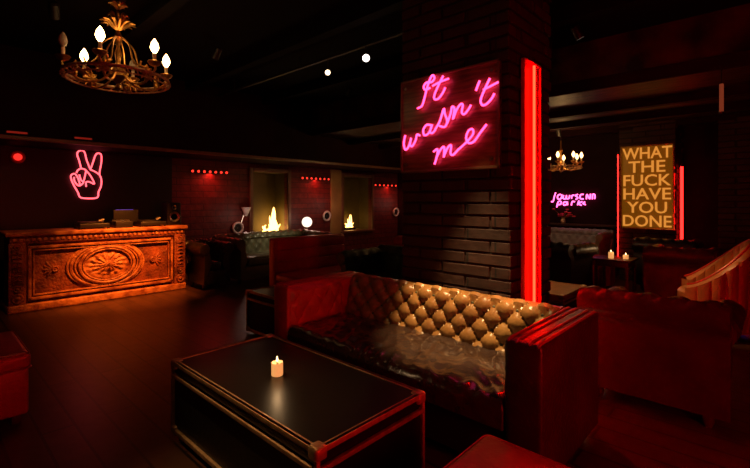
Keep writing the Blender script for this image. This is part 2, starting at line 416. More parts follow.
# ------------------------------------------------------------------ gold lettered sign
YS2 = 8.44
a_ = on_y(622, 148, YS2); b_ = on_y(673, 228, YS2)
gz0, gz1 = .93, 2.31
t = thing('letter_sign', 'gold sign with large capitals WHAT THE FUCK HAVE YOU DONE on the far pillar', 'sign', (0, 0, 0))
MB().box(a_.x, b_.x, YS2, 8.497, gz0, gz1, .006).build('sign_panel', E_GOLDBG, t)
fr = MB()
for x in (a_.x-.02, b_.x): fr.box(x, x+.02, YS2-.02, 8.497, gz0-.02, gz1+.02)
for z in (gz0-.02, gz1): fr.box(a_.x, b_.x, YS2-.02, 8.497, z, z+.02)
fr.build('sign_frame', M['gold'], t)
lines = ['WHAT', 'THE', 'FUCK', 'HAVE', 'YOU', 'DONE']
wid = [.97, .72, .93, .93, .78, .95]
lh = (gz1-gz0)/6
for i, s in enumerate(lines):
    cu = bpy.data.curves.new('t', 'FONT'); cu.body = s; cu.extrude = .012; cu.offset = .006; cu.resolution_u = 3
    to = bpy.data.objects.new('t', cu); C.objects.link(to)
    bpy.context.view_layer.update()
    me = bpy.data.meshes.new_from_object(to.evaluated_get(bpy.context.evaluated_depsgraph_get()))
    bpy.data.objects.remove(to)
    xs = [v.co.x for v in me.vertices]; ys = [v.co.y for v in me.vertices]
    W = (b_.x-a_.x); sx = W*wid[i]/(max(xs)-min(xs)); sy = lh*.84/(max(ys)-min(ys))
    cx = (a_.x+b_.x)/2; zb = gz1-(i+1)*lh+lh*.08
    for v in me.vertices:
        x, yv, z = v.co
        v.co = Vector((cx+(x-(max(xs)+min(xs))/2)*sx, YS2-.012-z, zb+(yv-min(ys))*sy))
    me.materials.clear(); me.materials.append(E_GOLDTXT); me.name = 'letters'
    o = bpy.data.objects.new('letters', me); C.objects.link(o); o.parent = t; o['label'] = 'gold word '+s

# ------------------------------------------------------------------ upholstery
def tuft(u, v, amp):
    a = abs(math.sin(PI*(u+v)))*abs(math.sin(PI*(u-v)))
    return amp*(a**.42)
def path_at(path, t):
    L = [0]
    for i in range(1, len(path)): L.append(L[-1]+(path[i]-path[i-1]).length)
    d = t*L[-1]
    for i in range(1, len(path)):
        if d <= L[i]+1e-9:
            f = (d-L[i-1])/max(1e-9, L[i]-L[i-1]); p = path[i-1].lerp(path[i], f); tg = (path[i]-path[i-1]).normalized()
            return p, Vector((-tg.y, tg.x)), d
    return path[-1], Vector((-1, 0)), d
def tufted(x0, x1, path, tmax, cols, pitch, amp, nu, nv, mp, phase=0):
    """sheet swept along x; path is 2-D (y,z) from the seat, up the inside, over the roll and down the rear; tufts up to length tmax"""
    path = [Vector(p) for p in path]
    mb = MB()
    def fn(u, v):
        p, n, d = path_at(path, v)
        ed = min(u, 1-u)*(x1-x0)
        en = min(1, ed/.05)
        am = amp*en if d < tmax else 0
        if d >= tmax-.05 and d < tmax: am *= (tmax-d)/.05
        h = tuft(u*cols, d/pitch+phase, am) if am > 0 else 0
        q = p+n*h
        return mp(Vector((x0+(x1-x0)*u, q.x, q.y)))
    mb.grid(fn, nu, nv)
    # end caps
    for u in (0, 1):
        idx = [fn(u, j/nv) for j in range(nv+1)]
        mb.add(idx, [list(range(nv+1))])
    return mb
ID = lambda v: v
def chester_path(H_, seat=.40, r=.085, lean=.05, zb=.09, th=.10):
    """inside face at y=0 (normal -y), roll at the top curling to the rear (+y)"""
    cz = H_-r; p = [(0, seat-.03), (lean*.5, (seat+cz)/2), (lean, cz-.02)]
    cy = lean+r*.75
    for k in range(0, 13):
        a = PI-k*(PI*1.35)/12
        p.append((cy+r*math.cos(a), cz+r*math.sin(a)))
    p += [(cy+.0, cz-r-.03), (cy+.015, zb)]
    return p
def chesterfield(name, label, cat, loc, rz, L, D, Hh, m, group=None, cols=None, seatm=None, hi=1, armH=None, rr=.085):
    """origin at base centre, front to -y"""
    t = thing(name, label, cat, loc, rz, group)
    seat = .42
    aw = .2
    nu = int(L*50*hi); pth = chester_path(Hh, seat, rr)
    yb = D/2-.05-rr*1.8
    tm = (Hh-seat)+rr*2.0
    cols = cols or max(3, round((L-2*aw)/.16))
    tufted(-L/2+.03, L/2-.03, pth, tm, cols*(L-.06)/(L-2*aw), .2, .03, nu, 34, lambda v: Vector((v.x, v.y+yb, v.z))).build('backrest', m, t)
    ap = chester_path(armH or Hh-.02, seat, rr)
    for s in (-1, 1):
        xa = L/2-.05-rr*1.8
        def mp(v, s=s): return Vector((s*(xa+v.y), v.x, v.z))
        nA = max(2, round(D/.2))
        tufted(-D/2, D/2-.18, ap, tm, nA, .22, .018, int(D*46*hi), 34, mp).build('armrest', m, t)
        # scroll button disc and front facing
        MB().lathe([(rr*.95, 0), (rr*.9, .012), (rr*.35, .016), (.0, .012)], 18, c=(s*(xa+.05+rr*.75), -D/2+.002, (armH or Hh-.02)-rr), mtx=Matrix.Rotation(PI/2, 3, 'X')).build('scroll_facing', m, t)
    MB().box(-L/2+.09, L/2-.09, -D/2+.02, D/2-.1, .08, .3, .02).build('base', m, t)
    n = 1 if L < 1.1 else 2 if L < 1.7 else 3
    w_ = (L-2*aw-.02)/n
    for k in range(n):
        x0 = -L/2+aw+.01+k*w_
        MB().box(x0+.004, x0+w_-.004, -D/2-.01, yb+.03, .29, .44, .045, 4).build('seat_cushion', seatm or m, t)
    for sx in (-1, 1):
        for sy in (-1, 1):
            MB().lathe([(.018, 0), (.03, .03), (.034, .06), (.026, .09)], 12, c=(sx*(L/2-.14), sy*(D/2-.14), 0)).build('leg', M['dark_wood'], t)
    return t

# main tufted sofa (square arms, arms as high as the back)
sx0, sx1, sy0, sy1, SH = -2.89, -.77, 1.92, 2.77, .75
cx, cy = (sx0+sx1)/2, (sy0+sy1)/2
t = thing('tufted_sofa', 'large button-tufted brown leather sofa with square arms beside the trunk table', 'sofa', (cx, cy, 0))
L, D = sx1-sx0, sy1-sy0; AW = .185
MB().box(-L/2+.02, L/2-.02, -D/2+.03, D/2-.02, .07, .3, .015).build('base', M['black_leather'], t)  # black leather holds the shade along the sofa front
yb = D/2-.25
path = [(0, .43), (.035, .56), (.06, .68), (.075, .715), (.10, .742), (.14, .752), (.19, .748), (.225, .73), (.235, .70), (.24, .10)]
IL = L-2*AW
bk = tufted(-IL/2-.005, IL/2+.005, path, .38, 11, .15, .040, 300, 64, lambda v: Vector((v.x, v.y+yb, v.z)), phase=.62)
bko = bk.build('backrest', M['lit_tuft'], t)
for row in range(4):
    d0 = [.057, .132, .207, .282][row]
    pp, nn_, _ = path_at([Vector(q) for q in path], d0/sum((Vector(path[i+1])-Vector(path[i])).length for i in range(len(path)-1)))
    for k in range(12):
        u = (k+(.5 if row % 2 else .0))/11
        if u < .02 or u > .98: continue
        # sits in the pit where both sines vanish
        MB().lathe([(.0105, -.004), (.0105, .002), (.007, .006), (.0, .007)], 10, c=(-IL/2+IL*u, yb+pp.x-.006, pp.y), mtx=Matrix.Rotation(PI/2, 3, 'X')).build('button', M['brass'] if False else M['green_leather'], bko)
for s in (-1, 1):
    a0, a1 = (-L/2, -L/2+AW) if s < 0 else (L/2-AW, L/2)
    arm = MB().box(a0, a1, -D/2, D/2, .07, SH-.012, .022, 4).build('armrest', M['red_leather'] if s < 0 else M['oxblood'], t)  # left arm coloured for red neon light, right arm for shade
    rg = MB()
    for xx in (a0+.02, (a0*2+a1)/3, (a0+a1*2)/3, a1-.02):
        rg.tube([(xx, -D/2+.012, SH-.06), (xx, -D/2+.012, SH-.016), (xx, -D/2+.03, SH-.010), (xx, D/2-.03, SH-.010), (xx, D/2-.012, SH-.016), (xx, D/2-.012, SH-.06)], .008, 8)
    rg.build('piping', M['red_leather'], arm)
    # tufted pad on the inside of each arm
    xi = a1 if s < 0 else a0
    def mpA(v, s=s, xi=xi): return Vector((xi-s*(v.y-.0), v.x, v.z))
    pA = [(.0, .43), (-.012, .45), (-.014, .58), (-.012, .70), (0, .725)]
    def fnA(u, v, xi=xi, s=s):
        z = .43+.295*v; yv = -D/2+.03+(D-.32)*u
        e = min(1, min(u, 1-u)/.06)*min(1, min(v, 1-v)/.08)
        return Vector((xi-s*(.002+e*(.008+tuft(u*3.5, v*1.5+.25, .02))), yv, z))
    MB().grid(fnA, 50, 30).build('arm_pad', M['red_leather'] if s < 0 else M['oxblood'], t)  # pads repeat the lit and shaded arm colours
def seatfn(u, v):
    x = -IL/2+.004+(IL-.008)*u; yv = -D/2-.005+(yb+D/2+.05)*v
    e = min(1, min(u, 1-u)/.03, v/.08)
    e = math.sqrt(max(0, 1-(1-e)**2))
    wv = noise.noise(Vector((x*5, yv*9, 1)))*.014+abs(noise.noise(Vector((x*10+yv*6, yv*5, 4))))*-.026+noise.noise(Vector((x*22, yv*22, 2)))*.003
    return Vector((x, yv, .395+.055*e+wv*e+.018*math.sin(PI*v)*math.sin(PI*u*3)**2))
seat = MB().grid(seatfn, 200, 70); seat.box(-IL/2+.004, IL/2-.004, -D/2-.004, yb+.04, .29, .398, .008)
seat.build('seat_cushion', M['seatleather'], t)
for a in (-1, 1):
    for b in (-1, 1):
        MB().box(a*(L/2-.1)-.03, a*(L/2-.1)+.03, b*(D/2-.1)-.03, b*(D/2-.1)+.03, 0, .075, .006).build('leg', M['dark_wood'], t)

# ------------------------------------------------------------------ trunk tables
def trunk(label, x0, x1, y0, y1, h, trim, lid=.075):
    t = thing('trunk_table', label, 'table', ((x0+x1)/2, (y0+y1)/2, 0))
    L, D = x1-x0, y1-y0; e = .012
    MB().box(-L/2+e, L/2-e, -D/2+e, D/2-e, .03, h-lid-.004).build('body', M['black'], t)
    lidp = MB().box(-L/2+e, L/2-e, -D/2+e, D/2-e, h-lid+.004, h-.004).build('lid', M['black_top'], t)
    tr = MB(); w_ = .03
    def rail(z0, z1, wt=0):
        for s in (-1, 1):
            tr.box(-L/2, L/2, s*D/2-.004-(e if s > 0 else -0)*1, s*D/2+.004+(e if s < 0 else 0), z0, z1, .002)
            tr.box(s*L/2-.004-(e if s > 0 else 0), s*L/2+.004+(e if s < 0 else 0), -D/2, D/2, z0, z1, .002)
    rail(h-.022, h+.001); rail(h-lid-.022, h-lid-.002); rail(.03, .055)
    for s in (-1, 1):      # flat faces of the top trim
        y_a = s*D/2; tr.box(-L/2, L/2, min(y_a, y_a-s*.022), max(y_a, y_a-s*.022), h-.005, h+.001)
        x_a = s*L/2; tr.box(min(x_a, x_a-s*.022), max(x_a, x_a-s*.022), -D/2, D/2, h-.005, h+.001)
        for q in (-1, 1):
            tr.box(s*L/2-.016 if s > 0 else -L/2-.003, s*L/2+.003 if s > 0 else -L/2+.016, q*D/2-.016 if q > 0 else -D/2-.003, q*D/2+.003 if q > 0 else -D/2+.016, .03, h-.02, .003)
    tr.build('edge_trim', trim, t)
    for s in (-1, 1):
        for q in (-1, 1):
            k = MB(); 
            for z0, z1 in ((h-.05, h+.006), (.02, .07)):
                k.box(s*(L/2-.022)-.03, s*(L/2-.022)+.03, q*(D/2-.022)-.03, q*(D/2-.022)+.03, z0, z1, .014, 3)
            each(k, 'corner_cap', trim, t)
            MB().lathe([(.028, 0), (.028, .022), (.02, .03)], 12, c=(s*(L/2-.08), q*(D/2-.08), 0)).build('foot', M['black'], t)
    for xx in (-L*.28, L*.28):
        MB().box(xx-.03, xx+.03, D/2-.002, D/2+.010, h-lid-.05, h-.03, .004).build('latch', M['black'], t)
    return t
trunk('black trunk coffee table with brass edging and a lit candle on it', -2.625, -1.275, 1.04, 1.72, .45, M['brass'])
trunk('small dark metal-edged trunk table beyond left arm of the large tufted sofa', -4.09, -3.45, 2.385, 3.02, .45, M['brass'])
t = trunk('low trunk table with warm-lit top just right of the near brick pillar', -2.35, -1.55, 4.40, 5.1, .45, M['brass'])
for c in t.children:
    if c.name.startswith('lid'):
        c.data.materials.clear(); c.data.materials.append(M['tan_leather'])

def candle(label, x, y_, z, r, h, wick=True, group=None):
    t = thing('candle', label, 'candle', (x, y_, z), 0, group)
    prof = [(r*.97, 0), (r, .006), (r, h*.85), (r*.97, h), (r*.7, h-.004), (r*.2, h-.01)]
    MB().lathe(prof, 20).build('wax', E_WAX, t)
    MB().tube([(0, 0, h-.012), (.001, 0, h+.008)], .0016, 6).build('wick', M['black'], t)
    MB().lathe([(.001, h+.002), (r*.16, h+.006), (r*.18, h+.012), (r*.1, h+.022), (.0008, h+.032)], 12).build('flame', E_FLAME, t)
    return t
candle('lit cream pillar candle on the black trunk coffee table', -1.98, 1.34, .452, .031, .07)
lamp('POINT', (-1.98, 1.34, .585), .45, (1, .6, .28), shadow_soft_size=.012)

# ------------------------------------------------------------------ ottomans
def ottoman(label, x0, x1, y0, y1, h, m):
    t = thing('ottoman', label, 'ottoman', ((x0+x1)/2, (y0+y1)/2, 0))
    L, D = x1-x0, y1-y0
    MB().box(-L/2+.012, L/2-.012, -D/2+.012, D/2-.012, .06, h-.1, .02, 3).build('base', m, t)
    def top(u, v):
        return 0
    bm = MB().box(-L/2, L/2, -D/2, D/2, h-.115, h, .04, 5); bm.build('seat_cushion', m, t)
    pp = MB()
    for z in (h-.012, h-.1):
        r = .02
        ring = []
        for cxx, cyy, a0 in ((L/2-.035, D/2-.035, 0), (-L/2+.035, D/2-.035, PI/2), (-L/2+.035, -D/2+.035, PI), (L/2-.035, -D/2+.035, 1.5*PI)):
            for k in range(5):
                a = a0+k*PI/8; rr = .026 if z > h-.05 else .036
                ring.append((cxx+rr*math.cos(a), cyy+rr*math.sin(a), z))
        pp.tube(ring, .005, 6, closed=True)
    pp.build('piping', m, t)
    for s in (-1, 1):
        for q in (-1, 1): MB().box(s*(L/2-.07)-.025, s*(L/2-.07)+.025, q*(D/2-.07)-.025, q*(D/2-.07)+.025, 0, .062, .005).build('leg', M['dark_wood'], t)
ottoman('red leather ottoman cut off by the lower picture edge beside the large sofa', -.88, -.22, .95, 1.61, .45, M['red_leather'])
ottoman('red leather ottoman at left picture edge on the dark floor', -4.1, -3.42, -.13, .50, .45, M['red_leather'])

# ------------------------------------------------------------------ other seats
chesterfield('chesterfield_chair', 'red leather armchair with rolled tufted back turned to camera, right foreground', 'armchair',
             (-.62, 3.66, 0), PI, .90, .92, .765, M['shaded_red_leather'], hi=1.6, armH=.66)
chesterfield('chesterfield_sofa', 'dark green buttoned chesterfield sofa before the flame niches', 'sofa', (-6.85, 4.6, 0), PI/2, 2.1, .9, .78, M['green_leather'])
chesterfield('chesterfield_chair', 'black leather armchair between carved booth and dark green chesterfield', 'armchair', (-6.75, 3.23, 0), PI/2, .58, .7, .74, M['black_leather'])
chesterfield('chesterfield_sofa', 'dark tufted chesterfield sofa seen between red sofa back and brick pillar', 'sofa', (-3.33, 4.07, 0), 0, 1.5, .85, .77, M['green_leather'])
chesterfield('chesterfield_chair', 'red leather armchair showing beside left edge of brick pillar', 'armchair', (-4.15, 5.75, 0), PI, .9, .85, .8, M['red_leather'])
# red smooth-backed loveseat, back to the camera
t = thing('bench_seat', 'armless red leather bench with tall banded back beyond left arm of large sofa', 'bench', (-4.55, 3.77, 0), PI/2)
L, D = 1.22, .64      # local front (-y) looks along +x of the room
MB().box(-L/2, L/2, D/2-.15, D/2, .08, .9, .03, 4).build('backrest', M['red_leather'], t)
pn = MB()
for z0, z1 in ((.47, .60), (.61, .745), (.755, .88)):
    pn.box(-L/2+.02, L/2-.02, D/2-.175, D/2-.14, z0, z1, .014, 3)
each(pn, 'back_cushion', M['red_leather'], t)
MB().box(-L/2+.02, L/2-.02, -D/2+.03, D/2-.14, .08, .34, .01).build('base', M['red_leather'], t)
MB().box(-L/2, L/2, -D/2, D/2-.15, .34, .45, .035, 4).build('seat_cushion', M['red_leather'], t)
for a in (-1, 1):
    for b in (-1, 1): MB().lathe([(.02, 0), (.03, .085)], 10, c=(a*(L/2-.08), b*(D/2-.1), 0)).build('leg', M['dark_wood'], t)
# far seats on the right
def xat(px, yv): return on_y(px, 0, yv).x
bx0, bx1 = -3.95, -2.3
chesterfield('banquette', 'far buttoned banquette under the small pink neon sign', 'sofa', ((bx0+bx1)/2, 8.95, 0), 0, bx1-bx0, .85, .80, mat('cream_leather', (.30, .26, .21), .3), rr=.07)
chesterfield('chesterfield_chair', 'black tufted armchair between red neon column and far banquette', 'armchair', (-2.35, 6.35, 0), PI*.95, .85, .8, .8, M['black_leather'])
chesterfield('chesterfield_chair', 'dark leather armchair in front of the gold lettered sign', 'armchair', (-.90, 6.80, 0), PI, .8, .8, .79, M['oxblood'])
chesterfield('chesterfield_chair', 'dark armchair beside far pillar under right red neon tube', 'armchair', (-1.25, 8.0, 0), PI, .85, .8, .8, M['black_leather'])
# round ottoman
t = thing('round_ottoman', 'round reddish leather ottoman in front of far banquette', 'ottoman', (-2.15, 7.55, 0))
MB().lathe([(.24, .05), (.27, .1), (.27, .36), (.25, .39)], 28).build('base', M['red_leather'], t)
MB().lathe([(.26, .38), (.285, .41), (.285, .46), (.25, .49), (.12, .5), (.01, .495)], 28).build('seat_cushion', M['red_leather'], t)
for k in range(4): MB().lathe([(.018, 0), (.022, .06)], 8, c=(.17*math.cos(k*PI/2+.7), .17*math.sin(k*PI/2+.7), 0)).build('leg', M['dark_wood'], t)
# tan barrel chair
t = thing('barrel_chair', 'tan leather high-backed barrel chair at right edge', 'armchair', (-.53, 5.75, 0), math.radians(-80))
def shell(u, v, inner):
    a = math.radians(-125+250*u)          # 0 = back centre (+y)
    zt = .50+.46*(max(0, math.cos(a*.72)))**1.6
    rib = abs(math.sin(u*15*PI))**.6*.016
    r = (.27 if inner else .36)+(-rib if inner else rib)*min(1, v*6)
    r += .03*math.sin(v*PI/2)
    return Vector((r*math.sin(a), r*math.cos(a), .08+(zt-.08)*v))
mb = MB(); mb.grid(lambda u, v: shell(u, v, False), 150, 14); mb.grid(lambda u, v: shell(u, v, True), 150, 14)
def rim(u, v):
    a = shell(u, 1, False); b = shell(u, 1, True); p = a.lerp(b, v); p.z += .03*math.sin(PI*v); return p
mb.grid(rim, 150, 6)
for u in (0, 1): mb.grid(lambda p, q, u=u: shell(u, p, False).lerp(shell(u, p, True), q), 14, 1)
mb.build('backrest', M['tan_leather'], t)
MB().tube([rim(i/60, .5)+Vector((0, 0, .004)) for i in range(61)], .012, 8).build('rim_piping', M['red_leather'], t)
MB().lathe([(.24, .08), (.27, .12), (.27, .30)], 28).build('base', M['tan_leather'], t)
MB().lathe([(.25, .30), (.265, .33), (.265, .42), (.24, .45), (.05, .46)], 28, c=(0, -.01, 0)).build('seat_cushion', M['tan_leather'], t)
for k in range(4): MB().lathe([(.016, 0), (.022, .085)], 8, c=(.2*math.cos(k*PI/2+.78), .2*math.sin(k*PI/2+.78), 0)).build('leg', M['dark_wood'], t)
# cushion at the far right of the armchair: none in view
# far table with candles
t = thing('lounge_table', 'small dark table with two lit candles before the gold sign', 'table', (-1.72, 6.95, 0))
MB().box(-.25, .25, -.25, .25, .53, .56, .008).build('table_top', M['oxblood'], t)
MB().box(-.21, .21, -.21, .21, .45, .53, .004).build('apron', M['dark_wood'], t)
for a in (-1, 1):
    for b in (-1, 1): MB().box(a*.2-.02, a*.2+.02, b*.2-.02, b*.2+.02, 0, .46, .003).build('leg', M['dark_wood'], t)
candle('left and taller of two candles on the far table', -1.75, 6.85, .56, .035, .09)
candle('right and shorter of two candles on the far table', -1.58, 6.93, .56, .035, .055)
lamp('POINT', (-1.66, 6.85, .75), 1.0, (1, .6, .28), shadow_soft_size=.03)
# flowers on ledge behind the banquette
t0 = struct('trim_20', MB().box(-4.1, -2.1, 9.38, 9.5, .86, .90, .004), M['dark_wood'])
q = on_y(563, 224, 9.42)
t = thing('flower_vase', 'small vase of red flowers on ledge below pink neon sign', 'flowers', (q.x, 9.43, .90))
MB().lathe([(.03, 0), (.05, .03), (.045, .08), (.025, .11), (.03, .12)], 14).build('vase', M['brass'], t)
fl = MB(); lf = MB()
for k in range(13):
    a = random.uniform(0, 2*PI); r = random.uniform(.02, .22); z = random.uniform(.15, .30)
    pos = Vector((r*math.cos(a)*1.1, r*math.sin(a)*.2-.02, z))
    lf.tube([(0, 0, .1), pos*.6+Vector((0, 0, .06)), pos], .004, 5)
    for j in range(6):
        b = j*PI/3; fl.lathe([(.002, 0), (.018, .01), (.02, .02), (.004, .032)], 7, c=pos+Vector((.018*math.cos(b), .012*math.sin(b), -.01)))
each(fl, 'blossom', M['cloth'], t); lf.build('stems', M['leaf'], t)

# ------------------------------------------------------------------ carved booth
XB = -6.85
by0 = on_x(8, 260, XB).y; by1 = on_x(185, 260, XB).y
BH = 1.0
t = thing('carved_booth', 'carved wooden disc jockey booth with oval medallion under the neon hand', 'booth', (XB, (by0+by1)/2, 0))
HL = (by1-by0)/2
MB().box(-.55, -.04, -HL+.02, HL-.02, .03, BH-.06, .006).build('body', M['carved_field'], t)
MB().box(-.60, .045, -HL-.03, HL+.03, BH-.055, BH, .014, 3).build('top_slab', M['carved'], t)
MB().box(-.56, .03, -HL-.01, HL+.01, 0, .10, .018, 3).build('plinth', M['carved'], t)
MB().box(-.05, .012, -HL+.01, HL-.01, BH-.15, BH-.055, .012, 3).build('frieze', M['carved_field'], t)
dn = MB()
for k in range(34):
    yy = -HL+.06+k*(2*HL-.12)/33; dn.box(.008, .026, yy-.018, yy+.018, BH-.115, BH-.08, .005, 2)
each(dn, 'frieze_block', M['carved'], t)
def pilaster(s):
    yc = s*(HL-.085); mb = MB()
    mb.box(-.05, .02, yc-.085, yc+.085, .09, BH-.14, .01); mb.box(.01, .035, yc-.055, yc+.055, .36, BH-.2, .01)
    # carved corbel scroll foot
    for z, r in ((.18, .065), (.30, .045), (.82, .04)):
        mb.lathe([(.01, -.02), (r, -.01), (r*.8, .012), (r*.5, .006), (r*.3, .02), (.004, .026)], 20, c=(.03, yc, z), mtx=Matrix.Rotation(PI/2, 3, 'Y'))
    for k in range(7):
        z = .40+k*.055; mb.tube([(.034, yc-.04, z), (.052, yc, z+.02), (.034, yc+.04, z)], .009, 7)
    return mb
for s in (-1, 1): pilaster(s).build('pilaster', M['carved_field'], t)
def frame_rect(mb, y0, y1, z0, z1, w_, d0, d1):
    for (a, b, c, d) in ((y0, y1, z1-w_, z1), (y0, y1, z0, z0+w_), (y0, y0+w_, z0, z1), (y1-w_, y1, z0, z1)):
        mb.box(d0, d1, a, b, c, d, min(.008, w_*.35), 2)
mb = MB(); pw = HL-.19
frame_rect(mb, -pw, pw, .14, BH-.18, .035, -.045, .02); frame_rect(mb, -pw+.05, pw-.05, .19, BH-.23, .018, -.045, .004)
mb.build('panel_moulding', M['carved'], t)
# medallion: concentric oval rings and a relief in the middle
cz = .50; ry, rz_ = .30, .265
RX = Matrix.Rotation(PI/2, 3, 'Y')
mb = MB()
def ovring(mb, sy, sz, r, x):
    mb.tube([(x, sy*math.cos(a), cz+sz*math.sin(a)) for a in [2*PI*k/56 for k in range(56)]], r, 8, closed=True)
for sy, sz, r, x in ((.47, .305, .016, -.03), (.43, .29, .022, -.02), (.385, .27, .012, -.012), (.335, .245, .022, 0), (.295, .215, .011, .006)):
    ovring(mb, sy, sz, r, x)
each(mb, 'medallion_ring', M['carved'], t)
def relief(u, v):
    a = 2*PI*u; r = v
    y_ = .29*r*math.cos(a); z_ = .21*r*math.sin(a)
    h = .02+.03*(1-r)+.008*math.sin(a*14+r*3)*math.sin(r*PI)+.022*noise.noise(Vector((y_*22, z_*22, 3)))*(1-r**3)
    h += .035*math.exp(-((y_-.02)**2+(z_+.01)**2)/.006)
    return Vector((-.04+h, y_, cz+z_))
MB().grid(relief, 96, 26).build('medallion_relief', M['carved'], t)
for s in (-1, 1):                  # leafy carving on both side fields
    mb = MB()
    for k in range(5):
        a = -.9+k*.45; bz = cz-.0
        pts = [(-.040, s*.62, bz), (-.034, s*(.62+.07*math.cos(a)), bz+.07*math.sin(a)), (-.042, s*(.62+.11*math.cos(a)), bz+.13*math.sin(a))]
        mb.tube(spline(pts, 4), [.01+.006*math.sin(q/8*PI) for q in range(9)], 7)
    mb.lathe([(.005, -.01), (.045, 0), (.03, .018), (.012, .012), (.004, .024)], 16, c=(-.03, s*.6, cz), mtx=RX)
    mb.build('leaf_carving', M['carved_field'], t)

# DJ gear on the booth
yc = (by0+by1)/2
def deck(label, y_):
    t = thing('turntable', label, 'turntable', (XB-.22, y_, BH))
    MB().box(-.165, .165, -.18, .18, .015, .075, .008).build('plinth', M['black'], t)
    MB().lathe([(.15, .075), (.15, .09), (.145, .095), (.01, .096)], 28, c=(0, -.03, 0)).build('platter', M['black'], t)
    MB().tube(spline([(-.12, .15, .12), (-.02, .155, .125), (.06, .12, .12), (.09, .06, .105)], 4), .007, 7).build('tone_arm', M['white'], t)
    MB().lathe([(.03, .075), (.03, .12)], 14, c=(-.12, .15, 0)).build('arm_base', M['steel'], t)
    for a in (-1, 1):
        for b in (-1, 1): MB().lathe([(.018, 0), (.02, .018)], 10, c=(a*.14, b*.17, 0)).build('foot', M['black'], t)
deck('left of two turntables on the carved booth', on_x(92, 220, XB-.22).y)
deck('right of two turntables on the carved booth', on_x(150, 220, XB-.22).y)
t = thing('mixer', 'low audio mixer between the two turntables on the carved booth', 'mixer', (XB-.22, on_x(121, 220, XB-.22).y, BH))
MB().box(-.16, .16, -.11, .11, 0, .09, .006).build('case', M['black'], t)
kb = MB()
for i in range(4):
    for j in range(4): kb.lathe([(.01, .09), (.008, .108), (.003, .109)], 10, c=(-.1+i*.06, -.08+j*.053, 0))
each(kb, 'knob', M['steel'], t)
t = thing('laptop', 'open laptop with faint blue-violet screen glow on the carved booth', 'laptop', (XB-.495, on_x(124, 204, XB-.49).y, BH), PI/2)
MB().box(-.17, .17, -.1, .1, 0, .018, .004).build('keyboard_base', M['black'], t)
MB().box(-.17, .17, -.105, -.095, .018, .25, .003).build('screen_lid', M['black'], t)
MB().box(-.14, .10, -.099, -.091, .246, .256, .001).build('screen_glow', E_BLUE, t)
t = thing('monitor_speaker', 'dark monitor speaker on right end of the carved booth', 'speaker', (XB-.38, on_x(177, 214, XB-.3).y-.06, BH))
MB().box(-.12, .12, -.11, .11, 0, .36, .012).build('cabinet', M['black'], t)
for z, r in ((.13, .08), (.28, .035)):
    MB().lathe([(r, -.002), (r*1.05, .008), (r*.85, .004), (r*.3, -.012), (.003, -.006)], 22, c=(.122, 0, z), mtx=RX).build('driver', M['steel'], t)

# ------------------------------------------------------------------ wall things on the left
def red_strip(px, py, wpx, label):
    q0 = on_x(px-wpx/2, py, XW+.05); q1 = on_x(px+wpx/2, py, XW+.05)
    t = thing('light_bar', label, 'wall light', (XW, (q0.y+q1.y)/2, q0.z), 0)
    hl = (q1.y-q0.y)/2
    MB().box(.0, .03, -hl-.03, hl+.03, -.03, .03, .006).build('housing', M['black'], t)
    for k in range(7):
        MB().lathe([(.022, .0), (.024, .012), (.012, .026), (.002, .03)], 10, c=(.028, -hl+2*hl*k/6, 0), mtx=RX).build('bulb', E_WARN, t)
    lamp('AREA', (XW+.12, (q0.y+q1.y)/2, q0.z-.04), 5, (1, .05, .03), target=(XW+.05, (q0.y+q1.y)/2, 0), shape='RECTANGLE', size=.1, size_y=hl*2)
red_strip(210, 171, 34, 'row of red bulbs on red wall left of first flame niche')
red_strip(316, 178, 26, 'row of red bulbs on red wall between the two flame niches')
red_strip(388, 185, 24, 'row of red bulbs on red wall right of second flame niche')
q = on_x(18, 157, XW+.1)
t = thing('round_red_light', 'small round red wall light left of the neon hand', 'wall light', (XW+.055, q.y, q.z))
MB().lathe([(.09, 0), (.09, .02), (.075, .035)], 20, mtx=RX).build('housing', M['redback'], t)
MB().lathe([(.05, .03), (.05, .045), (.03, .07), (.004, .08)], 16, mtx=RX).build('lens', emit('red_lens', (1, .03, .02), 1.2), t)
# red light glints on soffit, made as small glowing strips
for px, lab in ((17, 'made-up glowing red glint on the beam above the round red light'), (83, 'made-up glowing red glint on the beam above the neon hand')):
    q = on_x(px, 134, -6.88)
    t = thing('beam_glint', lab, 'light', (-6.88, q.y, 2.235))
    MB().box(.0, .012, -.11, .11, -.02, .02, .005).build('housing', M['black'], t)
    MB().box(.012, .02, -.10, .10, -.012, .012, .004).build('lens', emit('red_glint_glow', (1, .04, .02), .18), t)
# flame burners in the niches
def burner(label, yv, s=1.0, seed=1):
    random.seed(seed)
    t = thing('flame_burner', label, 'fire', (XW-.25, yv, NZ0))
    MB().box(-.09, .09, -.26*s, .26*s, 0, .06, .01).build('trough', M['black'], t)
    fl = MB()
    for k in range(11):
        yy = (-.2+.4*k/10)*s; hgt = (.12+.42*math.exp(-((k-6.5)/1.6)**2)+random.uniform(0, .08))*s; x = random.uniform(-.03, .03)
        pts = []; rs = []
        for j in range(9):
            f = j/8; pts.append((x+.02*math.sin(f*4+k), yy+.05*math.sin(f*3.2+k*1.7)*f, .06+hgt*f)); rs.append(max(.002, .042*s*(1-f)**.7*(.65+.8*f)))
        fl.tube(pts, rs, 8)
    fl.build('flame', E_FIRE, t)
    lamp('POINT', (XW-.2, yv, NZ0+.14), 5*s**3, (1, .62, .16), shadow_soft_size=.12)
burner('tall flickering fire in the first wall niche from the booth', on_x(271, 230, XW-.25).y+.0, 1, 3)
burner('narrow fire in the second wall niche, partly behind its frame', on_x(349, 230, XW-.25).y, .62, 5)
